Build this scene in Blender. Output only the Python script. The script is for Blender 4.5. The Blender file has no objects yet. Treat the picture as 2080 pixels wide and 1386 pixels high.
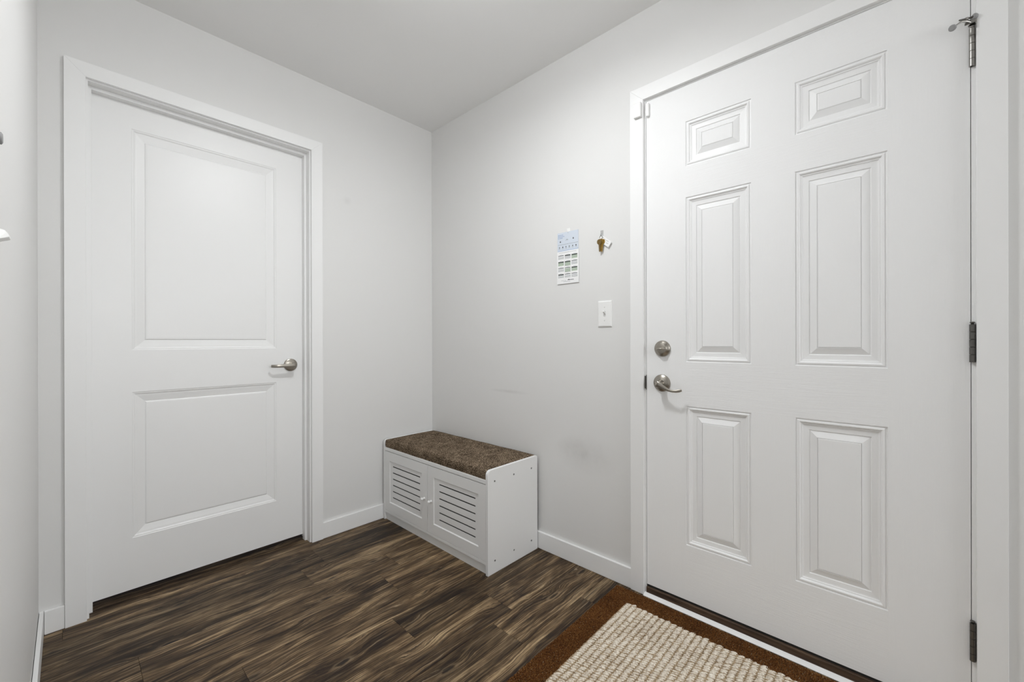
import bpy, bmesh, math, random
from mathutils import Vector, Matrix
random.seed(7)
SC = bpy.context.scene
COL = SC.collection

# ---------------------------------------------------------------- camera
F_PX = 840.09
YAW, PITCH, ROLL = .7501, -.0005, -.0020
CAM = Vector((-1.6536, -2.2698, 1.0629))
fw = Vector((math.cos(YAW), math.sin(YAW), 0)); rt = Vector((math.sin(YAW), -math.cos(YAW), 0)); up = Vector((0, 0, 1))
f2 = fw * math.cos(PITCH) + up * math.sin(PITCH); u2 = up * math.cos(PITCH) - fw * math.sin(PITCH)
r3 = rt * math.cos(ROLL) + u2 * math.sin(ROLL); u3 = u2 * math.cos(ROLL) - rt * math.sin(ROLL)
cd = bpy.data.cameras.new('camera'); cam = bpy.data.objects.new('camera', cd); COL.objects.link(cam)
cd.sensor_width = 36; cd.lens = F_PX / 2080 * 36; cd.clip_start = .02; cd.clip_end = 50
m = Matrix(((r3.x, u3.x, -f2.x, CAM.x), (r3.y, u3.y, -f2.y, CAM.y), (r3.z, u3.z, -f2.z, CAM.z), (0, 0, 0, 1)))
cam.matrix_world = m
SC.camera = cam

# ---------------------------------------------------------------- world, light strengths, exposure
world = bpy.data.worlds.new('world'); SC.world = world; world.use_nodes = True
world.node_tree.nodes['Background'].inputs[0].default_value = (.80, .86, 1, 1)
world.node_tree.nodes['Background'].inputs[1].default_value = .10
LAMP_MAIN = (-.91, -1.33)          # ceiling lamp over the entry
FILL_WINDOW = (-1.50, -.20, .95, 2.10)   # unseen window added to the back wall for soft fill: x0, x1, z0, z1
LAMP_ENTRY_POWER = 31.0
LAMP_ENTRY_DOWN = 10.5      # watts leaving the lower face of the same lamp
FILL_POWER = 52.0
ld = bpy.data.lights.new('window_fill', 'AREA'); ld.shape = 'RECTANGLE'; ld.size = FILL_WINDOW[1] - FILL_WINDOW[0]; ld.size_y = FILL_WINDOW[3] - FILL_WINDOW[2]  # added area light outside the invented window, soft fill for the entry
ld.energy = FILL_POWER; ld.color = (.955, .98, 1)
lo = bpy.data.objects.new('window_fill', ld); COL.objects.link(lo)
lo.location = ((FILL_WINDOW[0] + FILL_WINDOW[1]) / 2, -5.78, (FILL_WINDOW[2] + FILL_WINDOW[3]) / 2); lo.rotation_euler = (math.radians(90), 0, 0)
SC.view_settings.view_transform = 'Standard'
SC.view_settings.look = 'None'
SC.view_settings.gamma = 1
SC.view_settings.use_curve_mapping = False
SC.view_settings.exposure = 0.0
SC.cycles.max_bounces = 14; SC.cycles.diffuse_bounces = 9; SC.cycles.use_denoising = True

# ---------------------------------------------------------------- material helpers
class NT:
    def __init__(s, name):
        s.m = bpy.data.materials.new(name); s.m.use_nodes = True; s.t = s.m.node_tree
        s.b = s.t.nodes['Principled BSDF']
    def n(s, typ, **kw):
        nd = s.t.nodes.new(typ)
        for k, v in kw.items():
            if k.startswith('_'): setattr(nd, k[1:], v)
            else: nd.inputs[k.replace('__', ' ')].default_value = v
        return nd
    def l(s, a, b): s.t.links.new(a, b)
    def ramp(s, fac, stops, interp='LINEAR'):
        r = s.t.nodes.new('ShaderNodeValToRGB'); r.color_ramp.interpolation = interp
        els = r.color_ramp.elements
        while len(els) < len(stops): els.new(.5)
        for e, (p, c) in zip(els, stops):
            e.position = p; e.color = (*c, 1) if len(c) == 3 else c
        s.l(fac, r.inputs[0]); return r.outputs[0]
    def mix(s, fac, a, b, mode='MIX'):
        x = s.t.nodes.new('ShaderNodeMix'); x.data_type = 'RGBA'; x.blend_type = mode
        for i, v in ((0, fac), (6, a), (7, b)):
            if hasattr(v, 'is_output'): s.l(v, x.inputs[i])
            elif i == 0: x.inputs[0].default_value = v
            else: x.inputs[i].default_value = (*v, 1)
        return x.outputs[2]
    def math(s, op, a, b=None, c=None):
        x = s.t.nodes.new('ShaderNodeMath'); x.operation = op
        for i, v in enumerate((a, b, c)):
            if v is None: continue
            if hasattr(v, 'is_output'): s.l(v, x.inputs[i])
            else: x.inputs[i].default_value = v
        return x.outputs[0]
    def coords(s, scale=(1, 1, 1), rot=(0, 0, 0), kind='Object'):
        tc = s.t.nodes.new('ShaderNodeTexCoord'); mp = s.t.nodes.new('ShaderNodeMapping')
        mp.inputs['Scale'].default_value = scale; mp.inputs['Rotation'].default_value = rot
        s.l(tc.outputs[kind], mp.inputs[0]); return mp.outputs[0]
    def noise(s, vec, scale=5, detail=2, rough=.5, dist=0):
        x = s.n('ShaderNodeTexNoise', Scale=scale, Detail=detail, Roughness=rough, Distortion=dist)
        s.l(vec, x.inputs['Vector']); return x.outputs['Fac']
    def bump(s, h, strength=.2, dist=.001):
        x = s.n('ShaderNodeBump', Strength=strength, Distance=dist); s.l(h, x.inputs['Height'])
        s.l(x.outputs[0], s.b.inputs['Normal']); return x
    def base(s, c):
        if hasattr(c, 'is_output'): s.l(c, s.b.inputs['Base Color'])
        else: s.b.inputs['Base Color'].default_value = (*c, 1)
    def set(s, **kw):
        for k, v in kw.items(): s.b.inputs[k.replace('__', ' ')].default_value = v
        return s.m

def wall_mat(name, c, rough=.6, spots=()):
    t = NT(name); v = t.coords()
    big = t.noise(v, 1.3, 3)
    col = t.mix(t.math('MULTIPLY', big, .5), tuple(x * .985 for x in c), tuple(min(1, x * 1.02) for x in c))
    # faint scuffs that belong to the paint
    for (loc, sc, amt) in spots:
        tc = t.t.nodes.new('ShaderNodeTexCoord'); mp = t.t.nodes.new('ShaderNodeMapping')
        mp.inputs['Location'].default_value = [-a / b for a, b in zip(loc, sc)]
        mp.inputs['Scale'].default_value = [1 / b for b in sc]
        t.l(tc.outputs['Object'], mp.inputs[0])
        g = t.n('ShaderNodeTexGradient', _gradient_type='SPHERICAL'); t.l(mp.outputs[0], g.inputs[0])
        nz = t.noise(v, 14, 4, .6)
        f = t.math('MULTIPLY', t.math('MULTIPLY', g.outputs['Fac'], nz), amt)
        col = t.mix(f, col, (.28, .27, .25))
    t.base(col)
    h = t.math('ADD', t.noise(v, 260, 3, .6), t.math('MULTIPLY', t.noise(v, 60, 2), .6))
    t.bump(h, .16, .0008)
    return t.set(Roughness=rough, Specular__IOR__Level=.35)

M = {}
M['wall'] = wall_mat('wall_paint', (.757, .754, .745), .55)
M['wall_b'] = wall_mat('wall_paint_scuffed', (.757, .754, .745), .55,
    spots=(((0, -1.20, .527), (.3, .19, .10), .32), ((0, -1.13, .545), (.3, .10, .06), .25), ((0, -.70, .784), (.3, .16, .012), .35)))
M['wall_a'] = wall_mat('wall_paint_patched', (.757, .754, .745), .55,
    spots=(((-.580, 0, 1.855), (.03, .3, .03), .22),))
M['ceiling'] = wall_mat('ceiling_paint', (.87, .87, .865), .9)
def paint(name, c, rough, bump=.02):
    t = NT(name); v = t.coords()
    t.base(t.mix(t.math('MULTIPLY', t.noise(v, 3, 3), .6), c, tuple(x * .975 for x in c)))
    t.bump(t.noise(v, 150, 2), bump, .0006)
    return t.set(Roughness=rough)
M['trim'] = paint('trim_paint', (.86, .86, .856), .40, .05)
M['door_smooth'] = paint('door_paint_smooth', (.86, .86, .856), .38, .05)
def grain_mat(name, axis):
    t = NT(name)
    s = (1, 60, 2.2) if axis == 'v' else (1, 2.2, 60)
    v = t.coords(scale=s)
    n1 = t.noise(v, 3.2, 5, .62, .9)
    s2 = (1, 14, .9) if axis == 'v' else (1, .9, 14)
    v2 = t.coords(scale=s2)
    n2 = t.noise(v2, 5, 3, .5, 1.5)
    w = t.math('ABSOLUTE', t.math('SUBTRACT', n1, .5))
    h = t.math('ADD', t.math('MULTIPLY', w, 1.6), t.math('MULTIPLY', n2, .5))
    t.base((.86, .86, .86))
    t.bump(h, .42, .0012)
    return t.set(Roughness=.55, Specular__IOR__Level=.4)
M['grain_v'] = grain_mat('door_paint_grain_vertical', 'v')
M['grain_h'] = grain_mat('door_paint_grain_horizontal', 'h')
M['moulding'] = paint('door_paint_moulding', (.86, .86, .86), .42, .02)
M['bench'] = paint('bench_laminate', (.81, .81, .805), .42, .02)
M['bench_in'] = paint('bench_shadow_interior', (.05, .05, .05), .8)  # shade inside the bench put into a dark colour
M['plastic'] = paint('white_plastic', (.86, .86, .85), .28, .0)
M['plastic_grey'] = paint('grey_rubber', (.30, .30, .30), .6, .1)
M['black'] = paint('black_rubber', (.02, .02, .02), .5, .1)
M['screw_dark'] = paint('dark_screw', (.10, .10, .095), .45)
M['silver_screw'] = paint('painted_screw', (.70, .70, .69), .35)
def metal(name, c, r):
    t = NT(name); v = t.coords(scale=(1, 1, 8)); n = t.noise(v, 220, 2)
    t.base(t.mix(t.math('MULTIPLY', n, .5), c, tuple(x * .8 for x in c)))
    t.bump(n, .05, .0003)
    return t.set(Metallic=1.0, Roughness=r)
M['nickel'] = metal('satin_nickel', (.40, .37, .325), .29)
M['hinge'] = metal('hinge_nickel', (.34, .33, .31), .32)
M['hinge_dark'] = metal('hinge_worn_nickel', (.15, .145, .135), .38)
M['brass'] = metal('aged_brass', (.42, .27, .07), .38)
M['brass_dark'] = metal('dark_brass', (.25, .17, .07), .4)
M['dark_metal'] = metal('dark_ring_metal', (.09, .085, .08), .35)
t = NT('clear_plastic'); t.base((.95, .95, .95))
M['clear'] = t.set(Roughness=.08, Transmission__Weight=.85, IOR=1.45)
t = NT('lamp_diffuser'); t.base((.9, .9, .9))
t.b.inputs['Emission Color'].default_value = (.965, .985, 1, 1); M['diffuser'] = t.set(Emission__Strength=LAMP_ENTRY_POWER)
t = NT('fill_window_glass'); tr_ = t.n('ShaderNodeBsdfTransparent'); gl = t.n('ShaderNodeBsdfGlossy', Roughness=.02); mx = t.n('ShaderNodeMixShader', Fac=.06)  # glass of the added fill window
t.l(tr_.outputs[0], mx.inputs[1]); t.l(gl.outputs[0], mx.inputs[2]); t.l(mx.outputs[0], t.t.nodes['Material Output'].inputs[0]); M['glass'] = t.m

# wood-look vinyl plank ------------------------------------------------------
def plank_mat():
    t = NT('wood_look_plank')
    tc = t.t.nodes.new('ShaderNodeTexCoord'); oi = t.t.nodes.new('ShaderNodeObjectInfo')
    off = t.n('ShaderNodeVectorMath', _operation='SCALE'); off.inputs[0].default_value = (37.0, 91.0, 13.0)
    t.l(oi.outputs['Random'], off.inputs['Scale'])
    add = t.n('ShaderNodeVectorMath', _operation='ADD'); t.l(tc.outputs['Object'], add.inputs[0]); t.l(off.outputs[0], add.inputs[1])
    P = add.outputs[0]
    def mp(sc):
        m_ = t.t.nodes.new('ShaderNodeMapping'); m_.inputs['Scale'].default_value = sc; t.l(P, m_.inputs[0]); return m_.outputs[0]
    # knots bend the grain: a stretched voronoi distance pushes the lines apart
    vo = t.n('ShaderNodeTexVoronoi', _voronoi_dimensions='2D', Scale=1.0, Randomness=1.0); kn = t.n('ShaderNodeTexNoise', Scale=1.0, Detail=3, Roughness=.6); t.l(mp((16, 45, 1)), kn.inputs['Vector'])
    ks_ = t.n('ShaderNodeVectorMath', _operation='SCALE', Scale=.13); t.l(kn.outputs['Color'], ks_.inputs[0])
    ka = t.n('ShaderNodeVectorMath', _operation='ADD'); t.l(mp((2.3, 7.2, 1)), ka.inputs[0]); t.l(ks_.outputs[0], ka.inputs[1])
    t.l(ka.outputs[0], vo.inputs['Vector'])
    kd = vo.outputs['Distance']
    k = t.ramp(kd, [(0, (1, 1, 1)), (.10, (.75,) * 3), (.34, (0, 0, 0))], 'EASE')
    warp = t.noise(mp((3.2, 9, 1)), 1, 3, .55, .4)
    sx = t.t.nodes.new('ShaderNodeSeparateXYZ'); t.l(P, sx.inputs[0])
    y2 = t.math('ADD', sx.outputs['Y'], t.math('MULTIPLY', warp, .034))
    y2 = t.math('ADD', y2, t.math('MULTIPLY', k, .020))
    def lines(xs, ys, det=3, rough=.55, dist=0, scale=1):
        c = t.t.nodes.new('ShaderNodeCombineXYZ')
        t.l(t.math('MULTIPLY', sx.outputs['X'], xs), c.inputs[0]); t.l(t.math('MULTIPLY', y2, ys), c.inputs[1])
        return t.noise(c.outputs[0], scale, det, rough, dist)
    broad = lines(1.5, 22, 3, .5)
    mid = lines(3.2, 150, 5, .7)
    fine = lines(14, 480, 3, .7)
    blot = t.noise(mp((5, 16, 1)), 1, 4, .6, .6)
    f = t.math('ADD', t.math('MULTIPLY', broad, .38), t.math('MULTIPLY', mid, .52))
    f = t.math('ADD', f, t.math('MULTIPLY', fine, .20))
    f = t.math('ADD', f, t.math('MULTIPLY', blot, .32))
    col = t.ramp(f, [(.60, (.014, .0076, .0042)), (.66, (.040, .0235, .0122)), (.71, (.088, .0550, .0270)), (.76, (.175, .114, .0590)), (.85, (.42, .305, .175))])
    # dark growth rings and pale scratches
    ring = t.ramp(t.math('ABSOLUTE', t.math('SUBTRACT', lines(1.7, 82, 2, .5, .3), .5)), [(0, (1, 1, 1)), (.014, (.7,) * 3), (.034, (0, 0, 0))])
    col = t.mix(t.math('MULTIPLY', ring, .80), col, (.016, .010, .007))
    pale = t.ramp(lines(5, 230, 2, .5, .2), [(.62, (0, 0, 0)), (.74, (1, 1, 1))])
    col = t.mix(t.math('MULTIPLY', pale, .65), col, (.42, .325, .21))
    core = t.ramp(kd, [(.0, (1, 1, 1)), (.028, (.85,) * 3), (.060, (0, 0, 0))])
    sel = t.ramp(vo.outputs['Color'], [(.58, (0, 0, 0)), (.62, (1, 1, 1))])
    col = t.mix(t.math('MULTIPLY', t.math('MULTIPLY', core, sel), .85), col, (.014, .011, .009))
    halo = t.ramp(kd, [(.05, (0, 0, 0)), (.075, (1, 1, 1)), (.115, (0, 0, 0))])
    col = t.mix(t.math('MULTIPLY', t.math('MULTIPLY', halo, sel), .42), col, (.25, .18, .11))
    # per-plank tone from the object's own colour
    col = t.mix(1.0, col, oi.outputs['Color'], 'MULTIPLY')
    t.base(col)
    t.l(t.ramp(f, [(.5, (.50,) * 3), (.9, (.40,) * 3)]), t.b.inputs['Roughness'])
    t.bump(t.math('ADD', t.math('MULTIPLY', mid, 1.0), t.math('MULTIPLY', fine, .6)), .20, .0010)
    return t.set(Specular__IOR__Level=.22)
M['plank'] = plank_mat()
t = NT('subfloor'); t.base((.02, .015, .01)); M['subfloor'] = t.set(Roughness=.9)
t = NT('threshold_brown'); v = t.coords(scale=(3, 1.6, 40)); n = t.noise(v, 4, 4, .6)
t.base(t.ramp(n, [(.35, (.030, .016, .009)), (.65, (.105, .064, .038))])); M['threshold'] = t.set(Roughness=.42)

# tweed cushion --------------------------------------------------------------
t = NT('brown_tweed')
a = t.noise(t.coords(scale=(1.0, .30, 1.0)), 460, 3, .7); b_ = t.noise(t.coords(scale=(.3, 1, 1)), 380, 2, .6); c_ = t.noise(t.coords(), 18, 3)
f = t.math('ADD', t.math('MULTIPLY', a, .6), t.math('MULTIPLY', b_, .4)); f = t.math('ADD', f, t.math('MULTIPLY', c_, .12))
t.base(t.ramp(f, [(.46, (.009, .006, .004)), (.53, (.062, .043, .028)), (.585, (.175, .128, .086)), (.68, (.46, .36, .255))]))
t.bump(f, .7, .0014); M['tweed'] = t.set(Roughness=.95, Specular__IOR__Level=.05)
# rug ------------------------------------------------------------------------
def fuzz(name, cols, sc):
    t = NT(name); n = t.noise(t.coords(), sc, 3, .65); n2 = t.noise(t.coords(), 9, 3)
    f = t.math('ADD', t.math('MULTIPLY', n, .8), t.math('MULTIPLY', n2, .2))
    t.base(t.ramp(f, [(.34, cols[0]), (.52, cols[1]), (.66, cols[2])])); t.bump(n, .5, .001)
    return t.set(Roughness=.95, Specular__IOR__Level=.1)
M['rug_brown'] = fuzz('brown_yarn', ((.030, .011, .004), (.115, .046, .013), (.23, .105, .034)), 210)
M['rug_cream'] = fuzz('cream_yarn', ((.44, .36, .28), (.76, .69, .59), (.90, .86, .78)), 160)
M['rug_tan'] = fuzz('tan_yarn', ((.16, .105, .06), (.40, .305, .195), (.56, .45, .32)), 150)
M['paper'] = paint('calendar_white_paper', (.88, .88, .88), .6)
M['paper_blue'] = paint('calendar_blue_print', (.64, .695, .775), .6)
M['ink'] = paint('black_green_ink', (.025, .04, .03), .7)
M['ink_dark'] = paint('dark_ink', (.03, .03, .035), .7)
M['ink_grey'] = paint('grey_ink', (.16, .18, .18), .7)
M['ink_green'] = paint('pale_green_ink', (.60, .70, .56), .7)
M['ink_blue'] = paint('blue_ink', (.17, .28, .50), .7)

# ---------------------------------------------------------------- mesh helpers
class MB:
    def __init__(s): s.v = []; s.f = []; s.mi = []; s.sm = []
    def add(s, vs, fs, mi=0, sm=False):
        o = len(s.v); s.v += [tuple(p) for p in vs]
        for q in fs: s.f.append([i + o for i in q]); s.mi.append(mi); s.sm.append(sm)
    def box(s, x0, x1, y0, y1, z0, z1, mi=0):
        x0, x1 = sorted((x0, x1)); y0, y1 = sorted((y0, y1)); z0, z1 = sorted((z0, z1))
        s.add([(x0, y0, z0), (x1, y0, z0), (x1, y1, z0), (x0, y1, z0), (x0, y0, z1), (x1, y0, z1), (x1, y1, z1), (x0, y1, z1)],
              [(0, 3, 2, 1), (4, 5, 6, 7), (0, 1, 5, 4), (1, 2, 6, 5), (2, 3, 7, 6), (3, 0, 4, 7)], mi); return s
    def prism(s, pts, vec, mi=0):
        # pts: planar polygon (3d), extruded by vec
        n = len(pts); a = [Vector(p) for p in pts]; b = [p + Vector(vec) for p in a]
        fs = [tuple(range(n))[::-1], tuple(range(n, 2 * n))] + [(i, (i + 1) % n, n + (i + 1) % n, n + i) for i in range(n)]
        s.add(a + b, fs, mi); return s
    def rev(s, prof, o, axis, n=32, mi=0, squash=None, refdir=None):
        # prof: list of (dist along axis, radius)
        ax = Vector(axis).normalized(); r = Vector(refdir) if refdir else (Vector((0, 0, 1)) if abs(ax.z) < .9 else Vector((1, 0, 0)))
        e1 = (r - ax * r.dot(ax)).normalized(); e2 = ax.cross(e1); o = Vector(o); q = squash or (1, 1)
        vs = []; fs = []
        for d, rad in prof:
            for i in range(n):
                a = 2 * math.pi * i / n; vs.append(o + ax * d + e1 * (rad * math.cos(a) * q[0]) + e2 * (rad * math.sin(a) * q[1]))
        for k in range(len(prof) - 1):
            for i in range(n):
                j = (i + 1) % n; fs.append((k * n + i, k * n + j, (k + 1) * n + j, (k + 1) * n + i))
        s.add(vs, fs, mi, True)
        s.add(vs[:n], [tuple(range(n))[::-1]], mi); s.add(vs[-n:], [tuple(range(n))], mi); return s
    def sphere(s, c, r, n=16, mi=0, sc=(1, 1, 1)):
        vs = []; fs = []; c = Vector(c); m_ = n // 2
        for k in range(m_ + 1):
            th = math.pi * k / m_
            for i in range(n):
                a = 2 * math.pi * i / n
                vs.append(c + Vector((r * math.sin(th) * math.cos(a) * sc[0], r * math.sin(th) * math.sin(a) * sc[1], r * math.cos(th) * sc[2])))
        for k in range(m_):
            for i in range(n):
                j = (i + 1) % n; fs.append((k * n + i, (k + 1) * n + i, (k + 1) * n + j, k * n + j))
        s.add(vs, fs, mi, True); return s
    def sweep(s, path, secs, n=16, mi=0, upv=(0, 0, 1), power=2.0, cap=True):
        # path points, secs: (half width sideways, half height along up)
        P = [Vector(p) for p in path]; vs = []; fs = []
        for k, p in enumerate(P):
            tg = (P[min(k + 1, len(P) - 1)] - P[max(k - 1, 0)]).normalized(); U = Vector(upv); sd = tg.cross(U).normalized(); U2 = sd.cross(tg).normalized()
            for i in range(n):
                a = 2 * math.pi * i / n; ca, sa = math.cos(a), math.sin(a)
                ex = 2 / power
                vs.append(p + sd * (secs[k][0] * math.copysign(abs(ca) ** ex, ca)) + U2 * (secs[k][1] * math.copysign(abs(sa) ** ex, sa)))
        for k in range(len(P) - 1):
            for i in range(n):
                j = (i + 1) % n; fs.append((k * n + i, k * n + j, (k + 1) * n + j, (k + 1) * n + i))
        s.add(vs, fs, mi, True)
        if cap: s.add(vs[:n], [tuple(range(n))[::-1]], mi); s.add(vs[-n:], [tuple(range(n))], mi)
        return s
    def mesh(s, name, mats, off=(0, 0, 0)):
        o = Vector(off); me = bpy.data.meshes.new(name)
        me.from_pydata([tuple(Vector(p) - o) for p in s.v], [], s.f)
        for m_ in (mats if isinstance(mats, (list, tuple)) else [mats]): me.materials.append(M[m_])
        me.polygons.foreach_set('material_index', s.mi); me.polygons.foreach_set('use_smooth', s.sm); me.update()
        bm = bmesh.new(); bm.from_mesh(me); bmesh.ops.remove_doubles(bm, verts=bm.verts, dist=1e-6); bmesh.ops.recalc_face_normals(bm, faces=bm.faces); bm.to_mesh(me); bm.free()
        return me

def wl(o):
    p = Vector(o.location); q = o.parent
    while q: p += q.location; q = q.parent
    return p
def obj(name, mb, mats, parent=None, loc=None, bevel=0, seg=2, kind=None, label=None):
    """one mesh object; vertices are given in world space, origin put at loc (default: parent's origin or the mesh's base)"""
    if loc is None:
        if parent: loc = wl(parent)
        else:
            xs = [p[0] for p in mb.v]; ys = [p[1] for p in mb.v]; zs = [p[2] for p in mb.v]
            loc = ((min(xs) + max(xs)) / 2, (min(ys) + max(ys)) / 2, min(zs))
    loc = Vector(loc)
    o = bpy.data.objects.new(name, mb.mesh(name, mats, loc)); COL.objects.link(o)
    if parent: o.parent = parent; o.location = loc - wl(parent)
    else: o.location = loc
    if bevel:
        b = o.modifiers.new('bevel', 'BEVEL'); b.width = bevel; b.segments = seg; b.limit_method = 'ANGLE'; b.angle_limit = math.radians(40)
        b.harden_normals = False
    if kind: o['kind'] = kind
    if label: o['label'] = label
    return o
def thing(name, label, cat, loc, group=None):
    o = bpy.data.objects.new(name, None); COL.objects.link(o); o.location = loc; o.empty_display_size = .05
    o['label'] = label; o['category'] = cat
    if group: o['group'] = group
    return o
def tag(o, label, cat, group=None):
    o['label'] = label; o['category'] = cat
    if group: o['group'] = group
def dup(o, parent=None, loc=None):
    c = o.copy(); COL.objects.link(c); c.parent = parent
    if loc is not None: c.location = loc
    for ch in list(o.children): dup(ch, c)
    return c
def smooth_angle(o, deg=35):
    me = o.data
    for p in me.polygons: p.use_smooth = True
    me.set_sharp_from_angle(angle=math.radians(deg))

# ---------------------------------------------------------------- room shell
H = 2.4527; XC = -1.728; YS = -5.6
T = .016                       # casing thickness
# wall A (holds the two-panel door), y = 0 .. .115
A_IN_L, A_IN_R, A_TOP = -1.6003, -.7850, 2.0650       # jamb faces
w = MB()
w.box(XC - .12, A_IN_L - .018, 0, .115, -.02, H + .02).box(A_IN_R + .018, .14, 0, .115, -.02, H + .02).box(A_IN_L - .018, A_IN_R + .018, 0, .115, A_TOP + .018, H + .02)
wa = obj('wall_left', w, 'wall_a', loc=(0, 0, 0), kind='structure'); wa['label'] = 'pale grey painted wall around the two-panel door'
# wall B (holds the six-panel door), x = 0 .. .14
B_IN_L, B_IN_R, B_TOP = -1.4985, -2.4153, 2.0646
w = MB()
w.box(0, .14, 0, B_IN_L + .018, -.02, H + .02).box(0, .14, B_IN_R - .018, YS - .1, -.02, H + .02).box(0, .14, B_IN_L + .018, B_IN_R - .018, B_TOP + .018, H + .02)
wb = obj('wall_right', w, 'wall_b', loc=(0, 0, 0), kind='structure'); wb['label'] = 'pale grey painted wall around the six-panel entry door'
w = MB().box(XC - .12, XC, 0, YS - .1, -.02, H + .02)
wc = obj('wall_near_left', w, 'wall', loc=(XC, 0, 0), kind='structure'); wc['label'] = 'pale grey wall seen edge-on at the left of the picture'
WX0, WX1, WZ0, WZ1 = FILL_WINDOW
w = MB().box(XC - .12, WX0, YS, YS - .12, -.02, H + .02).box(WX1, .14, YS, YS - .12, -.02, H + .02).box(WX0, WX1, YS, YS - .12, -.02, WZ0).box(WX0, WX1, YS, YS - .12, WZ1, H + .02)
obj('wall_back', w, 'wall', kind='structure')
w = MB().box(XC - .12, .14, .115, YS - .12, H, H + .1)
ce = obj('ceiling', w, 'ceiling', loc=(0, 0, H), kind='structure'); ce['label'] = 'plain flat off-white ceiling'

fy0, fy1 = YS - .045, YS - .085  # frame of the invented hall window that lets the fill in
wf = obj('fill_window_1', MB().box(WX0, WX0 + .05, fy0, fy1, WZ0, WZ1).box(WX1 - .05, WX1, fy0, fy1, WZ0, WZ1).box(WX0, WX1, fy0, fy1, WZ0, WZ0 + .05).box(WX0, WX1, fy0, fy1, WZ1 - .05, WZ1)
         .box((WX0 + WX1) / 2 - .02, (WX0 + WX1) / 2 + .02, fy0, fy1, WZ0, WZ1), 'trim', kind='structure', bevel=.002); wf['label'] = 'unseen white framed window added behind the camera for soft fill'
for q in (0, 1):
    xa = WX0 + .05 if q == 0 else (WX0 + WX1) / 2 + .02; xb = (WX0 + WX1) / 2 - .02 if q == 0 else WX1 - .05
    obj('pane', MB().box(xa, xb, YS - .063, YS - .067, WZ0 + .05, WZ1 - .05), 'glass', parent=wf)

# floor: subfloor slab and vinyl planks, each its own object
fl = obj('floor', MB().box(XC - .1, .02, .42, YS, -.03, -.0045), 'subfloor', loc=(0, 0, 0), kind='structure')
fl['label'] = 'dark brown wood-look plank floor'
PW, PL = .1515, .9144
joint = {0: -.755, 1: -.811, 2: -.920, 3: -1.495, 4: -.692, 5: -1.269, 6: -.810, 7: -.4595, 8: -.567, 9: -1.12, 10: -.33}
dark = {(1, 1): .62, (8, 0): .80, (6, 1): .78, (0, 1): 1.15, (2, 0): .80, (3, 0): .95, (1, 0): .70, (5, 1): 1.15, (4, 1): 1.25, (6, 0): 1.15, (7, 0): 1.05, (7, 1): 1.1, (8, 1): 1.15, (2, 1): 1.05, (3, 1): 1.1, (5, 0): 1.0, (4, 0): 1.05}
meshes = {}
rng = random.Random(11)
for k in range(-3, 37):
    y1 = -.095 - PW * (k - 1); y0 = y1 - PW
    if y0 < YS: y0 = YS
    j = joint.get(k, -rng.uniform(.2, 1.1))
    cuts = sorted([c for c in (j - 2 * PL, j - PL, j, j + PL, j + 2 * PL) if XC < c < 0])
    xs = [XC - .008] + cuts + [.0]
    for i in range(len(xs) - 1):
        a, b = xs[i], xs[i + 1]
        if b - a < .01: continue
        full = (round(b - a, 4), round(y1 - y0, 4))
        if full not in meshes:
            g = .00025; L_, W_ = full
            meshes[full] = MB().box(g, L_ - g, g, W_ - g, -.0045, 0).mesh('plank', 'plank')
        o = bpy.data.objects.new('plank', meshes[full]); COL.objects.link(o); o.parent = fl; o.location = (a, y0, 0)
        bv = o.modifiers.new('bevel', 'BEVEL'); bv.width = .0007; bv.segments = 1
        # index of plank relative to the known joint: 1 = far (right) side of it
        side = 1 if (a + b) / 2 > j else 0
        tone = dark.get((k, side), rng.uniform(.8, 1.2))
        o.color = (tone, tone, tone, 1)

# baseboards
def baseboard(name, x0, x1, y0, y1, label):
    o = obj(name, MB().box(x0, x1, y0, y1, .0005, .0852), 'trim', kind='structure', bevel=.0018); o['label'] = label; return o
BT = .0125
baseboard('baseboard_left', -.7218, 0, 0, -BT, 'white baseboard between the two-panel door and the bench')
baseboard('baseboard_left_stub', XC + BT + .001, -1.6640, 0, -BT, 'short piece of white baseboard left of the two-panel door')
baseboard('baseboard_right', 0, -BT, -BT, -1.4346, 'white baseboard between the bench and the entry door')
baseboard('baseboard_right_far', 0, -BT, -2.4775, YS, 'white baseboard beyond the entry door')
baseboard('baseboard_near_left', XC + .0015, XC + BT, -.0005, YS, 'white baseboard along the near left wall')

# ---------------------------------------------------------------- door frames (casing, jamb, stop)
# frame A
zi, zo = 2.0701, 2.1243; xl_o, xl_i, xr_i, xr_o = -1.6637, -1.6064, -.7791, -.7218
zo = zi + (xl_i - xl_o) * .96
tr = obj('trim_1', MB().box(A_IN_L - .018, A_IN_L, 0, .115, .0005, A_TOP).box(A_IN_R, A_IN_R + .018, 0, .115, .0005, A_TOP).box(A_IN_L - .018, A_IN_R + .018, 0, .115, A_TOP, A_TOP + .018),
         'trim', loc=(-1.19, 0, 0), kind='structure'); tr['label'] = 'white frame of the two-panel door'
def mitre(name, parent, pts, vec): return obj(name, MB().prism(pts, vec), 'trim', parent=parent, bevel=.0009)
V = (0, -T, 0)
mitre('casing', tr, [(xl_o, 0, .0005), (xl_i, 0, .0005), (xl_i, 0, zi), (xl_o, 0, zo)], V)
mitre('casing', tr, [(xr_i, 0, .0005), (xr_o, 0, .0005), (xr_o, 0, zo), (xr_i, 0, zi)], V)
mitre('casing', tr, [(xl_o, 0, zo), (xl_i, 0, zi), (xr_i, 0, zi), (xr_o, 0, zo)], V)
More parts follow.
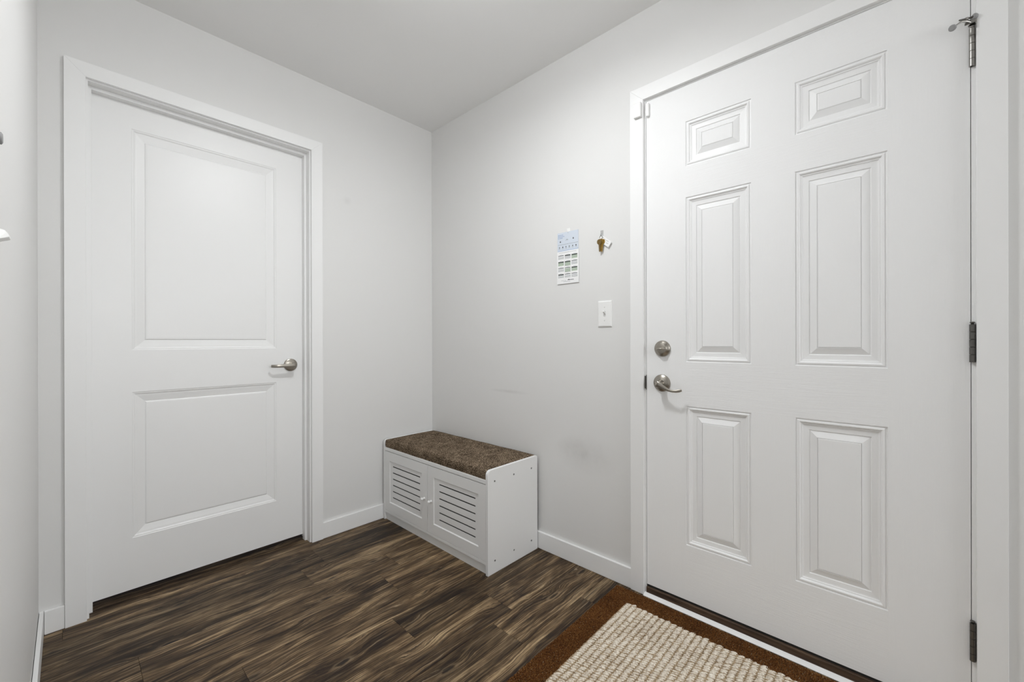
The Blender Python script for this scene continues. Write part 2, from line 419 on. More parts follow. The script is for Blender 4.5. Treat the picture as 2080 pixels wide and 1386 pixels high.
for bx in ((A_IN_L, A_IN_L + .0105, .0005, A_TOP), (A_IN_R - .0105, A_IN_R, .0005, A_TOP), (A_IN_L + .0106, A_IN_R - .0106, A_TOP - .0125, A_TOP)):
    obj('door_stop_strip', MB().box(bx[0], bx[1], .040, .0725, bx[2], bx[3]), 'trim', parent=tr, bevel=.0008)
# frame B
zi, zo = 2.0699, 2.1255; yl_o, yl_i, yr_i, yr_o = -1.4346, -1.4931, -2.4233, -2.4775
tb = obj('trim_2', MB().box(0, .14, B_IN_L + .018, B_IN_L, .0005, B_TOP).box(0, .14, B_IN_R, B_IN_R - .018, .0005, B_TOP).box(0, .14, B_IN_L + .018, B_IN_R - .018, B_TOP, B_TOP + .018)
         .box(.0475, .075, B_IN_L, B_IN_L - .012, .03, B_TOP).box(.0475, .075, B_IN_R, B_IN_R + .012, .03, B_TOP).box(.0475, .075, B_IN_L, B_IN_R, B_TOP - .012, B_TOP),
         'trim', loc=(0, -1.96, 0), kind='structure'); tb['label'] = 'white frame of the six-panel entry door'
V = (-T, 0, 0)
mitre('casing', tb, [(0, yl_o, .0005), (0, yl_i, .0005), (0, yl_i, zi), (0, yl_o, zo)], V)
mitre('casing', tb, [(0, yr_i, .0005), (0, yr_o, .0005), (0, yr_o, zo), (0, yr_i, zi)], V)
mitre('casing', tb, [(0, yl_o, zo), (0, yl_i, zi), (0, yr_i, zi), (0, yr_o, zo)], V)
# threshold: white front strip, brown sill, black sweep
obj('sill_strip', MB().prism([(-.0230, yl_i - .0005, .0005), (-.0230, yl_i - .0005, .0022), (-.0215, yl_i - .0005, .0035), (-.0062, yl_i - .0005, .0108), (-.0005, yl_i - .0005, .0108), (-.0005, yl_i - .0005, .0005)], (0, yr_i - yl_i + .001, 0)), 'trim', parent=tb, bevel=.0005, label='white painted strip along the door sill')
obj('sill', MB().box(-.0060, .10, B_IN_L - .0005, B_IN_R + .0005, .0005, .0340), 'threshold', parent=tb, bevel=.0025, label='brown wood-grain door sill')
obj('weatherstrip', MB().box(.0030, .040, B_IN_L - .001, B_IN_R + .001, .0340, .0434), 'black', parent=tb, label='black rubber weatherstrip')
obj('strike_plate', MB().box(-.0035, .03, B_IN_L - .0006, B_IN_L - .002, .857, .919).box(-.0045, -.0005, B_IN_L + .0045, B_IN_L - .0004, .862, .914), 'hinge_dark', parent=tb, label='dark metal strike plate')

# ---------------------------------------------------------------- panelled doors
def rings(P, rect, prof):
    """nested rectangles: rect=(a0,a1,z0,z1) in the door plane, prof=[(inset,depth)]; P(a,z,d)->point"""
    mb = MB(); a0, a1, z0, z1 = rect; prev = None
    for ins, dep in prof:
        q = [P(a0 + ins, z0 + ins, dep), P(a1 - ins, z0 + ins, dep), P(a1 - ins, z1 - ins, dep), P(a0 + ins, z1 - ins, dep)]
        if prev:
            for i in range(4):
                j = (i + 1) % 4; mb.add([prev[i], prev[j], q[j], q[i]], [(0, 1, 2, 3)])
        prev = q
    return mb, prev
def slab(P, a_cuts, z_cuts, holes, thick, mat_of):
    mb = MB()
    for i in range(len(a_cuts) - 1):
        for k in range(len(z_cuts) - 1):
            am, zm = (a_cuts[i] + a_cuts[i + 1]) / 2, (z_cuts[k] + z_cuts[k + 1]) / 2
            if any(h[0] < am < h[1] and h[2] < zm < h[3] for h in holes): continue
            q = [P(a_cuts[i], z_cuts[k], 0), P(a_cuts[i + 1], z_cuts[k], 0), P(a_cuts[i + 1], z_cuts[k + 1], 0), P(a_cuts[i], z_cuts[k + 1], 0)]
            mb.add(q, [(0, 1, 2, 3)], mat_of(am, zm))
    a0, a1, z0, z1 = a_cuts[0], a_cuts[-1], z_cuts[0], z_cuts[-1]
    fr = [P(a0, z0, 0), P(a1, z0, 0), P(a1, z1, 0), P(a0, z1, 0)]; bk = [P(a0, z0, -thick), P(a1, z0, -thick), P(a1, z1, -thick), P(a0, z1, -thick)]
    for i in range(4):
        j = (i + 1) % 4; mb.add([fr[i], bk[i], bk[j], fr[j]], [(0, 1, 2, 3)], 0)
    mb.add(bk, [(3, 2, 1, 0)], 0)
    return mb
# door A: P maps (x, z, height above face) -> world; face at y=.073 looking to -y
PA = lambda a, z, d: (a, .073 - d, z)
pansA = [(-1.4725, -.9210, 1.0268, 1.9540), (-1.4725, -.9222, .2400, .8512)]
ac = [-1.5985, -1.4725, -.9215, -.7868]
hA = [(-1.4725, -.9215, 1.0268, 1.9540), (-1.4725, -.9215, .2400, .8512)]
zc = [.0262, .2400, .8512, 1.0268, 1.9540, 2.0605]
d1 = obj('door_1', slab(PA, ac, zc, hA, .035, lambda a, z: 0), 'door_smooth', loc=(-1.19, .073, 0), kind='structure')
d1['label'] = 'closed white two-panel interior door'
profA = [(0, 0), (.003, -.0020), (.0065, -.0022), (.010, -.0050), (.0135, -.0062), (.017, -.0066), (.043, -.0125), (.0445, -.0105), (.047, -.0092), (.052, -.0088)]
for h in hA:
    mb, q = rings(PA, h, profA); mb.add(q, [(0, 1, 2, 3)], 0)
    obj('panel', mb, 'door_smooth', parent=d1)
# door B: face at x=0 looking to -x ; a = y
PB = lambda a, z, d: (-d, a, z)
D0, D1 = -2.4138, -1.5008
ys_ = [-2.2489, -2.0202, -1.8901, -1.6622]
zs_ = [(.2600, .8050), (.9785, 1.6245), (1.7465, 1.9220)]
hB = [(ys_[0], ys_[1], a, b) for a, b in zs_] + [(ys_[2], ys_[3], a, b) for a, b in zs_]
ac = [D0] + ys_ + [D1]; zc = [.0435] + [v for p in zs_ for v in p] + [2.0628]
def matB(a, z):
    if a < ys_[0] or a > ys_[3]: return 0
    if any(p[0] < z < p[1] for p in zs_): return 0
    return 1
d2 = obj('door_2', slab(PB, ac, zc, hB, .044, matB), ['grain_v', 'grain_h'], loc=(0, -1.957, 0), kind='structure')
d2['label'] = 'closed white six-panel entry door with embossed wood grain'
profB = [(0, 0), (.0012, -.0034), (.0042, -.0040), (.0072, -.0008), (.0110, -.0004), (.0140, -.0030), (.0150, -.0058), (.0185, -.0062), (.0200, -.0084), (.0235, -.0092), (.0365, -.0098), (.0380, -.0125), (.0392, -.0125), (.0588, -.0044), (.0594, -.0066), (.0604, -.0066), (.0610, -.0042), (.0630, -.0036)]
for h in hB:
    mb, q = rings(PB, h, profB)
    mb.add(q, [(0, 1, 2, 3)], 1)
    obj('panel', mb, ['moulding', 'grain_v'], parent=d2)

# ---------------------------------------------------------------- door hardware
# lever on door A
cA = Vector((-.8545, .073, .9385))
hA_ = obj('door_handle', MB().rev([(-.001, .0330), (.003, .0330), (.0075, .0318), (.0095, .0285), (.0105, .0180), (.0115, .0125), (.030, .0115), (.0500, .0115)], cA, (0, -1, 0), 48), 'nickel', parent=d1, loc=cA, label='satin nickel lever handle with round rose')
smooth_angle(hA_, 30)
pth = [(-.8410, .0245, .9385), (-.8440, .0215, .9385), (-.850, .0195, .9385), (-.862, .0190, .9385), (-.885, .0195, .9380), (-.910, .0195, .9375), (-.930, .0200, .9372), (-.942, .0225, .9370), (-.950, .0290, .9368), (-.9555, .0370, .9367)]
sec = [(.0010, .0060), (.0030, .0095), (.0048, .0110), (.0050, .0112), (.0042, .0098), (.0036, .0085), (.0034, .0078), (.0032, .0075), (.0030, .0073), (.0026, .0070)]
o = obj('lever', MB().sweep(pth, sec, 20, power=3.2), 'nickel', parent=hA_); smooth_angle(o, 40)
# lever with lock button on door B
cB = Vector((0, -1.5664, .8893))
hB_ = obj('door_handle', MB().rev([(-.001, .0350), (.002, .0350), (.006, .0335), (.0095, .0290), (.0125, .0210), (.0150, .0150), (.030, .0125), (.044, .0120)], cB, (-1, 0, 0), 48), 'nickel', parent=d2, loc=cB, label='satin nickel wave lever handle')
smooth_angle(hB_, 30)
pth = [(-.050, -1.5585, .8900), (-.0505, -1.5625, .8900), (-.0510, -1.5700, .8890), (-.0515, -1.5790, .8860), (-.0515, -1.5900, .8800), (-.0510, -1.6010, .8735), (-.0500, -1.6130, .8680), (-.0480, -1.6260, .8650), (-.0450, -1.6390, .8650), (-.0415, -1.6510, .8675), (-.0385, -1.6600, .8705)]
sec = [(.0030, .0080), (.0065, .0125), (.0075, .0130), (.0062, .0105), (.0050, .0080), (.0045, .0062), (.0042, .0052), (.0040, .0050), (.0040, .0056), (.0040, .0060), (.0030, .0050)]
o = obj('lever', MB().sweep(pth, sec, 20, power=2.6), 'nickel', parent=hB_); smooth_angle(o, 40)
o = obj('lock_button', MB().rev([(0, .0062), (.0055, .0062), (.0068, .0052), (.0068, .0030), (.0058, .0028)], (-.0565, -1.5660, .8893), (-1, 0, 0), 24), 'nickel', parent=hB_)
o = obj('screw', MB().rev([(0, .0038), (.0016, .0036), (.0022, .0020)], (-.0085, -1.5905, .8880), (-1, 0, 0), 16), 'hinge_dark', parent=hB_)
# deadbolt
cD = Vector((0, -1.5692, 1.0300))
db = obj('deadbolt', MB().rev([(-.001, .0330), (.003, .0330), (.0070, .0322), (.0120, .0275), (.0150, .0215), (.0165, .0205), (.0175, .0180)], cD, (-1, 0, 0), 48), 'nickel', parent=d2, loc=cD, label='satin nickel deadbolt with thumb turn')
smooth_angle(db, 30)
mb = MB()
mb.sweep([(-.0170, -1.5515, 1.0275), (-.0215, -1.5560, 1.0278), (-.0255, -1.5640, 1.0285), (-.0265, -1.5720, 1.0292), (-.0245, -1.5800, 1.0298), (-.0170, -1.5860, 1.0303)],
         [(.003, .0022), (.006, .0034), (.008, .0046), (.008, .0046), (.006, .0036), (.003, .0022)], 16)
o = obj('thumb_turn', mb, 'nickel', parent=db); smooth_angle(o, 50)
# three hinges
def hinge(zc_, mat, L=.1015):
    y0 = -2.4165; x0 = -.0062; z0 = zc_ - L / 2
    h = obj('hinge', MB().box(-.0015, .030, y0 + .0018, y0 + .0006, z0, z0 + L).box(-.0030, -.0005, y0 - .0070, y0 + .0002, z0 + .0005, z0 + L - .0005), mat, parent=d2, loc=(0, y0, z0), label='butt hinge with five knuckles')
    n = 5
    for i in range(n):
        a = z0 + L * i / n; b = a + L / n - .0005
        o = obj('knuckle', MB().rev([(0, .0052), (.0004, .0058), (b - a - .0004, .0058), (b - a, .0052)], (x0, y0, a), (0, 0, 1), 24), mat, parent=h); smooth_angle(o, 40)
    obj('hinge_pin', MB().rev([(0, .0030), (L + .003, .0030), (L + .004, .0052), (L + .0062, .0048), (L + .007, .0028)], (x0, y0, z0), (0, 0, 1), 20), mat, parent=h)
hinge(1.8450, 'hinge'); hinge(1.0540, 'hinge_dark'); hinge(.2545, 'hinge_dark')

# hinge pin door stop with two arms and rubber pads
st = thing('hinge_pin_stop', 'small metal door stop with two rubber-tipped arms on the top hinge', 'door stop', (-.0062, -2.4165, 1.898))
obj('bracket', MB().rev([(0, .0075), (.0022, .0075)], (-.0062, -2.4165, 1.9035), (0, 0, 1), 24).box(-.0180, -.0020, -2.4220, -2.4110, 1.9035, 1.9055)
    .box(-.020, -.010, -2.4245, -2.4235, 1.888, 1.913).prism([(-.020, -2.4235, 1.913), (-.020, -2.402, 1.9085), (-.020, -2.402, 1.9020), (-.020, -2.4235, 1.9035)], (.0022, 0, 0)), 'hinge', parent=st, bevel=.0005)
a1 = MB().sweep([(-.0160, -2.4150, 1.9070), (-.026, -2.4050, 1.9100), (-.034, -2.3960, 1.9090), (-.042, -2.3870, 1.9010), (-.048, -2.3790, 1.8955)],
                [(.0022, .0038), (.0022, .0038), (.0018, .0028), (.0016, .0018), (.0016, .0016)], 12)
o = obj('arm', a1, 'hinge', parent=st); smooth_angle(o, 50)
dr = Vector((-.010, .006, -.0045)).normalized()
obj('rubber_pad', MB().rev([(-.003, .0070), (0, .0078), (.003, .0078), (.005, .0060)], (-.0465, -2.3785, 1.8940), dr, 24), 'plastic_grey', parent=st, label='grey rubber bumper on the long arm')
a2 = MB().sweep([(-.030, -2.3915, 1.9165), (-.026, -2.3990, 1.9170), (-.022, -2.4070, 1.9175), (-.0205, -2.4180, 1.9180)], [(.0019, .0019), (.0021, .0021), (.0022, .0022), (.0022, .0022)], 12)
o = obj('threaded_rod', a2, 'hinge_dark', parent=st); smooth_angle(o, 50)
obj('rod_nut', MB().rev([(0, .0042), (.005, .0042)], (-.0235, -2.4030, 1.9172), (.25, -.9, .03), 6), 'hinge', parent=st)
obj('rubber_pad', MB().rev([(0, .0055), (.0022, .0078), (.005, .0078), (.0085, .0062), (.0105, .0025)], (-.0205, -2.4165, 1.9180), (.55, -.83, .03), 24), 'plastic_grey', parent=st, label='grey rubber bumper against the casing')

# ---------------------------------------------------------------- storage bench in the corner
BX0, BX1, BY0, BY1, BH = -.3680, -.0185, -.9220, -.0180, .4760
be = thing('storage_bench', 'low white shoe bench with two slotted doors in the corner', 'bench', (-.193, -.47, 0))
def side(y0, y1):
    # side panel with rounded top front corner, a profile in xz
    r = .022; pts = [(BX1, 0.0005), (BX1, BH - .008)]
    for i in range(5):
        a = math.radians(90 * i / 4); pts.append((BX1 - .008 + .008 * math.cos(a), BH - .008 + .008 * math.sin(a)))
    for i in range(9):
        a = math.radians(90 + 90 * i / 8); pts.append((BX0 + r + r * math.cos(a), BH - r + r * math.sin(a)))
    pts.append((BX0, .0005))
    return MB().prism([(x, y0, z) for x, z in pts], (0, y1 - y0, 0))
sp = [obj('side_panel', side(BY0, BY0 + .0155), 'bench', parent=be, bevel=.0012), obj('side_panel', side(BY1 - .0155, BY1), 'bench', parent=be, bevel=.0012)]
iy0, iy1 = BY0 + .0155, BY1 - .0155
for sx_, sz_ in ((-.3253, .4212), (-.1960, .4217), (-.0661, .4216), (-.3239, .0576), (-.1953, .0580), (-.0662, .0578)):
    obj('screw', MB().rev([(0, .0040), (.0006, .0040), (.0007, .0026), (-.0002, .0020)], (sx_, BY0, sz_), (0, -1, 0), 16), 'screw_dark', parent=sp[0], label='dark countersunk screw')
obj('top_board', MB().box(BX0 + .001, BX1, iy0, iy1, .4125, .4310), 'bench', parent=be, bevel=.0012)
obj('bottom_board', MB().box(BX0 + .001, BX1, iy0, iy1, .0455, .0600), 'bench', parent=be, bevel=.0010)
obj('kick_board', MB().box(BX0 + .010, BX0 + .022, iy0, iy1, .0005, .0455), 'bench', parent=be, bevel=.0008)
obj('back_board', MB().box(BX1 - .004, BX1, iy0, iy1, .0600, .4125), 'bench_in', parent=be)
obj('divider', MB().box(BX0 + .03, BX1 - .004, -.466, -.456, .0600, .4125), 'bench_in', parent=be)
def bench_door(y0, y1, knob_y):
    """y0<y1; raised frame, recessed slotted field with real slots"""
    z0, z1 = .0620, .4092; xf = BX0 + .001; th = .015; ry0, ry1, rz0, rz1 = y0 + .0505, y1 - .0505, .1130, .3565
    ry0 = y0 + .0500; ry1 = y1 - .0500
    mb = MB(); ch = .004; rec = .0045
    # raised frame as four mitred pieces of one mesh with a chamfered inner edge
    out = [(y0, z0), (y1, z0), (y1, z1), (y0, z1)]; inn = [(ry0, rz0), (ry1, rz0), (ry1, rz1), (ry0, rz1)]; inn2 = [(ry0 + ch, rz0 + ch), (ry1 - ch, rz0 + ch), (ry1 - ch, rz1 - ch), (ry0 + ch, rz1 - ch)]
    for i in range(4):
        j = (i + 1) % 4
        mb.add([(xf, *out[i]), (xf, *out[j]), (xf, *inn[j]), (xf, *inn[i])], [(0, 1, 2, 3)])
        mb.add([(xf, *inn[i]), (xf, *inn[j]), (xf + rec, *inn2[j]), (xf + rec, *inn2[i])], [(0, 1, 2, 3)])
        mb.add([(xf, *out[i]), (xf, *out[j]), (xf + th, *out[j]), (xf + th, *out[i])], [(0, 1, 2, 3)])
        mb.add([(xf + rec, *inn2[i]), (xf + rec, *inn2[j]), (xf + th, *inn2[j]), (xf + th, *inn2[i])], [(0, 1, 2, 3)])
        mb.add([(xf + th, *out[i]), (xf + th, *out[j]), (xf + th, *inn2[j]), (xf + th, *inn2[i])], [(0, 1, 2, 3)])
    d = obj('cabinet_door', mb, 'bench', parent=be, loc=(xf, (y0 + y1) / 2, z0))
    # field: a border with six slots between slats
    a0, a1, b0, b1 = inn2[0][0], inn2[2][0], inn2[0][1], inn2[2][1]
    sy0, sy1 = y0 + (.0795 if y0 < -.6 else .078), y1 - (.086 if y0 < -.6 else .0865)
    sy0, sy1 = SL
    zs = [.1482 + i * .0361 for i in range(6)]; hs = .0031
    xa, xb = xf + rec, xf + rec + .0018
    obj('slot_field', MB().box(xa, xb, a0, a1, b0, zs[0] - hs).box(xa, xb, a0, a1, zs[5] + hs, b1).box(xa, xb, a0, sy0, zs[0] - hs, zs[5] + hs).box(xa, xb, sy1, a1, zs[0] - hs, zs[5] + hs), 'bench', parent=d)
    for i in range(5):
        obj('slat', MB().box(xa, xb, sy0, sy1, zs[i] + hs, zs[i + 1] - hs), 'bench', parent=d)
    k = MB().rev([(0, .0062), (.0022, .0066), (.0035, .0050), (.0075, .0042), (.0105, .0060), (.0135, .0074), (.0170, .0078), (.0200, .0066), (.0222, .0038), (.0228, .0010)], (xf, knob_y, .2290), (-1, 0, 0), 24)
    o = obj('knob', k, 'plastic', parent=d, loc=(xf, knob_y, .229), label='small round white knob'); smooth_angle(o, 60)
    return d
SL = (-.3879, -.1132); bench_door(-.4596, iy1 - .0010, -.4335)
SL = (-.8320, -.5563); bench_door(iy0 + .0010, -.4624, -.4940)
obj('shade_liner', MB().box(BX0 + .030, BX0 + .031, iy0 + .001, iy1 - .001, .0602, .4123), 'bench_in', parent=be, label='dark sheet behind the slots, coloured as the shade inside the bench')  # dark sheet added behind the slots for the shade inside

# cushion lying on the bench top
cx0, cx1, cy0, cy1, cz0, cz1 = BX0 + .006, -.014, BY0 + .0185, BY1 - .0185, .4313, .4800
mb = MB(); nx, ny = 26, 60
def cush(u, v, top):
    x = cx0 + (cx1 - cx0) * u; y = cy0 + (cy1 - cy0) * v
    e = min(u, 1 - u) * (cx1 - cx0); g = min(v, 1 - v) * (cy1 - cy0)
    rr = .006
    def rnd(q): return 0 if q > rr else rr - math.sqrt(max(0, rr * rr - (rr - q) ** 2))
    z = cz1 - .004 + .0045 * min(1, e / .04) * min(1, g / .05) - max(rnd(e), rnd(g)) * .75 + .0009 * math.sin(31 * y + 3 * x) * math.sin(17 * x + 1)
    return (x + .0012 * math.sin(23 * y) * (1 if u in (0, 1) else 0), y, z) if top else (x, y, cz0)
us = [0, .006, .015, .03] + [.03 + .94 * i / (nx - 1) for i in range(1, nx - 1)] + [.97, .985, .994, 1]
vs_ = [0, .0025, .006, .012] + [.012 + .976 * i / (ny - 1) for i in range(1, ny - 1)] + [.988, .994, .9975, 1]
grid = [[cush(u, v, True) for v in vs_] for u in us]; flat = [p for r in grid for p in r]; NV = len(vs_)
fs = [(i * NV + k, (i + 1) * NV + k, (i + 1) * NV + k + 1, i * NV + k + 1) for i in range(len(us) - 1) for k in range(NV - 1)]
mb.add(flat, fs, 0, True)
def skirt(seq, nrm):
    rows = 6; vv = []
    for r in range(rows + 1):
        f = r / rows; bul = .0028 * math.sin(math.pi * f)
        for p in seq: vv.append((p[0] + nrm[0] * bul, p[1] + nrm[1] * bul, p[2] + (cz0 - p[2]) * f))
    n = len(seq)
    mb.add(vv, [(r * n + i, r * n + i + 1, (r + 1) * n + i + 1, (r + 1) * n + i) for r in range(rows) for i in range(n - 1)], 0, True)
skirt(grid[0], (-1, 0)); skirt(grid[-1], (.3, 0)); skirt([r[0] for r in grid], (0, -.3)); skirt([r[-1] for r in grid], (0, .3))
mb.add([(cx0, cy0, cz0), (cx1, cy0, cz0), (cx1, cy1, cz0), (cx0, cy1, cz0)], [(3, 2, 1, 0)])
cu = obj('seat_cushion', mb, 'tweed'); tag(cu, 'flat brown tweed cushion lying on top of the white bench', 'cushion'); smooth_angle(cu, 60)

# ---------------------------------------------------------------- rug by the entry door
RX1, RX0, RY1, RY0, RZ = -.0350, -.980, -1.3810, -2.640, .0095
BW = .0865
ru = thing('door_mat', 'cream woven rug with wide brown pile border in front of the entry door', 'rug', ((RX0 + RX1) / 2, (RY0 + RY1) / 2, 0))
obj('backing', MB().box(RX0 + .004, RX1 - .003, RY0 + .004, RY1 - .004, .0004, .0050), 'rug_tan', parent=ru)
# brown border: thousands of short tufts joined in one part
rg = random.Random(3); mb = MB(); hexr = [(math.cos(math.pi / 3 * i), math.sin(math.pi / 3 * i)) for i in range(6)]
def tuft(mbx, x, y, z, rx, ry, h, rot=0, mi=0):
    vs = []; cr, sr = math.cos(rot), math.sin(rot)
    for rad, hh in ((1.0, 0), (.82, .62), (.38, .95)):
        for c, s_ in hexr:
            a, b = c * rx * rad, s_ * ry * rad; vs.append((x + a * cr - b * sr, y + a * sr + b * cr, z + h * hh))
    fs = [(k * 6 + i, k * 6 + (i + 1) % 6, (k + 1) * 6 + (i + 1) % 6, (k + 1) * 6 + i) for k in (0, 1) for i in range(6)] + [tuple(range(12, 18))]
    o = len(mbx.v); mbx.v += vs
    for q in fs: mbx.f.append([i + o for i in q]); mbx.mi.append(mi); mbx.sm.append(True)
px_, py_ = .0050, .0044
x = RX0 + .004
while x < RX1:
    y = RY0 + .003
    while y < RY1:
        if not (RX0 + BW < x < RX1 - BW + .002 and RY0 + BW < y < RY1 - BW):
            jx, jy = rg.uniform(-.0013, .0013), rg.uniform(-.0011, .0011)
            e = min(x - RX0, RX1 - x, y - RY0, RY1 - y)
            hz = RZ * (.62 + .38 * min(1, e / .010)) + rg.uniform(-.0011, .0011)
            tuft(mb, x + jx, y + jy, .0035, .0036, .0027, hz - .0035, rg.uniform(-.5, .5))
        y += py_
    x += px_
def fast_obj(name, mbx, mats, parent, kind, label):
    me = bpy.data.meshes.new(name); o3 = wl(parent)
    me.from_pydata([(p[0] - o3.x, p[1] - o3.y, p[2] - o3.z) for p in mbx.v], [], mbx.f)
    for m_ in mats: me.materials.append(M[m_])
    me.polygons.foreach_set('material_index', mbx.mi); me.polygons.foreach_set('use_smooth', mbx.sm); me.update()
    o = bpy.data.objects.new(name, me); COL.objects.link(o); o.parent = parent; o['kind'] = kind; o['label'] = label; return o
fast_obj('pile_border', mb, ['rug_brown'], ru, 'stuff', 'brown looped pile border')
# cream field: rows of thick stitches running along x, thin tan cord between them
mb = MB(); ROW, ST = .0225, .0104
ix0, ix1, iyy0, iyy1 = RX0 + BW, RX1 - BW + .003, RY0 + BW, RY1 - BW - .003
y = iyy1 - ROW * .5; k = 0
while y > iyy0:
    x = ix0 + (k % 2) * ST * .5
    while x < ix1:
        jj = rg.uniform(-.0018, .0018)
        tuft(mb, x + rg.uniform(-.0012, .0012), y + jj * .8, .0040, .0036, .0124, .0058 + rg.uniform(-.0026, .0008), rg.uniform(.15, .55), 0)
        if rg.random() < .5: tuft(mb, x + ST * .5 + rg.uniform(-.0012, .0012), y + jj * 1.6, .0040, .0019, .0078, .0030 + rg.uniform(-.0012, .0014), rg.uniform(.1, .70), 0 if rg.random() < .5 else 1)
        x += ST
    x = ix0
    while x < ix1:
        if rg.random() < .75: tuft(mb, x, y - ROW * .5 + rg.uniform(-.001, .001), .0045, .0032, .0015, .0026 + rg.uniform(-.0010, .0012), rg.uniform(.2, .7), 1)
        x += .0056
    y -= ROW; k += 1
fast_obj('woven_field', mb, ['rug_cream', 'rug_tan'], ru, 'stuff', 'cream and tan woven centre')

# ---------------------------------------------------------------- things on wall B
# calendar: blue-printed header card and a white pad with twelve small month grids
ca = thing('wall_calendar', 'small hanging card calendar, pale blue header over white year grid', 'calendar', (0, -1.103, 1.34))
CY = lambda u: -1.0400 - u * .1250          # u: 0 left .. 1 right as seen
hd = obj('header_card', MB().box(-.0022, -.0012, CY(0), CY(.985), 1.4960, 1.5920), 'paper_blue', parent=ca, label='pale blue printed header')
mb = MB()
def pr(mbx, u0, u1, z0, z1, mi, xo=-.00235): mbx.box(xo, xo + .0002, CY(u0), CY(u1), z0, z1, mi)
for (u, z, wd) in ((.03, 1.5800, .26), (.03, 1.5725, .30), (.03, 1.5655, .22)): # heading words, top left
    uu = u
    while uu < u + wd - .02:
        l_ = rg.uniform(.03, .07); pr(mb, uu, min(u + wd, uu + l_), z - .0012, z + .0012, 2); uu += l_ + .012
for (u, z) in ((.14, 1.5480), (.75, 1.5560)): # icon: small dark triangle / people group
    pr(mb, u - .025, u + .025, z - .0035, z + .0010, 0); pr(mb, u - .012, u + .012, z + .001, z + .0045, 0)
pr(mb, .38, .52, 1.5515, 1.5525, 1); pr(mb, .42, .50, 1.5545, 1.5560, 1)
for i, mi in enumerate((1, 0, 1, 1, 1, 0)):
    u = .10 + i * .155; z = 1.5200
    pr(mb, u - .022, u + .022, z - .0035, z + .0018, mi); pr(mb, u - .010, u + .010, z + .0018, z + .0045, mi)
    pr(mb, u - .045, u + .045, z - .0085, z - .0075, 1)
for z in (1.5330, 1.5040):
    uu = .03
    while uu < .93:
        l_ = rg.uniform(.02, .06); pr(mb, uu, uu + l_, z - .0007, z + .0007, 2 if z < 1.51 else 1); uu += l_ + .012
obj('print', mb, ['ink_dark', 'ink_grey', 'ink_blue'], parent=hd)
pad = obj('year_pad', MB().box(-.0050, -.0022, CY(-.006), CY(1.010), 1.3410, 1.4985), 'paper', parent=ca, label='white pad with twelve month grids')
XP = -.00515
for r in range(4):
    for c in range(3):
        mb = MB(); u0 = .055 + c * .315; u1 = u0 + .262; zt = 1.4800 - r * .0305 - .0005 * c
        n = (3, 3, 3, 3, 4, 3, 3, 4, 3, 3, 3, 3)[r * 3 + c]; heavy = (r, c) in ((0, 1), (0, 2), (1, 0), (1, 1), (2, 2), (3, 0))
        pr(mb, u0 + .07, u1 - .07, zt + .0022, zt + .0030, 1, XP)
        pr(mb, u0, u1, zt - (.0052 if heavy else .0028), zt, 0, XP)
        pr(mb, u0, u1, zt - .0205, zt - .0042, 2 if (r, c) in ((0, 2), (1, 1), (2, 1), (2, 2), (1, 0)) else 3, XP + .00006)
        for q in range(n):
            z = zt - .0075 - q * .0044
            uu = u0
            while uu < u1 - .01:
                pr(mb, uu, uu + .028, z - .0014, z + .0004, 1, XP - .00005); uu += .0340
        obj('month_grid', mb, ['ink', 'ink_grey', 'ink_green', 'paper'], parent=pad)
mb = MB()
for (a, b, z, mi) in ((.20, .44, 1.3560, 1), (.50, .78, 1.3575, 0), (.54, .58, 1.3600, 0), (.30, .62, 1.3500, 1), (.10, .60, 1.4925, 1), (.62, .90, 1.4925, 1)):
    uu = a
    while uu < b:
        l_ = rg.uniform(.02, .05); pr(mb, uu, min(b, uu + l_), z - (.0016 if mi == 0 else .0007), z + (.0014 if mi == 0 else .0005), mi, XP); uu += l_ + .008
obj('small_print', mb, ['ink_dark', 'ink_grey'], parent=pad, kind='stuff')
hk = obj('adhesive_hook', MB().box(-.0012, -.0001, CY(.45), CY(.60), 1.5900, 1.6080).sweep([(-.0035, CY(.52), 1.590), (-.008, CY(.52), 1.588), (-.010, CY(.52), 1.592), (-.0095, CY(.52), 1.597)], [(.0016, .0016)] * 4, 10), 'plastic', bevel=.0008)
tag(hk, 'small white adhesive hook holding the card calendar on the wall', 'hook')

# keys on a ring with a paper tag, hanging from a clear hook
kh = obj('adhesive_hook', MB().box(-.0030, -.0001, -1.2830, -1.2960, 1.5330, 1.5630).sweep([(-.003, -1.2895, 1.549), (-.008, -1.2895, 1.541), (-.0125, -1.2895, 1.538), (-.0145, -1.2895, 1.543)], [(.0015, .0015)] * 4, 10), 'clear', bevel=.0008)
tag(kh, 'small clear adhesive hook carrying the bunch of keys', 'hook')
ks = thing('key_bunch', 'bunch of brass keys with white tag hanging on the wall', 'keys', (-.010, -1.290, 1.535))
mb = MB(); R_ = .0105; c0 = Vector((-.0105, -1.2895, 1.5285)); ring = []
for i in range(25):
    a = 2 * math.pi * i / 24; ring.append(c0 + Vector((.004 * math.sin(a), math.sin(a) * R_ * .85, math.cos(a) * R_)))
mb.sweep(ring, [(.0009, .0009)] * 25, 8, upv=(1, 0, 0), cap=False)
obj('split_ring', mb, 'dark_metal', parent=ks)
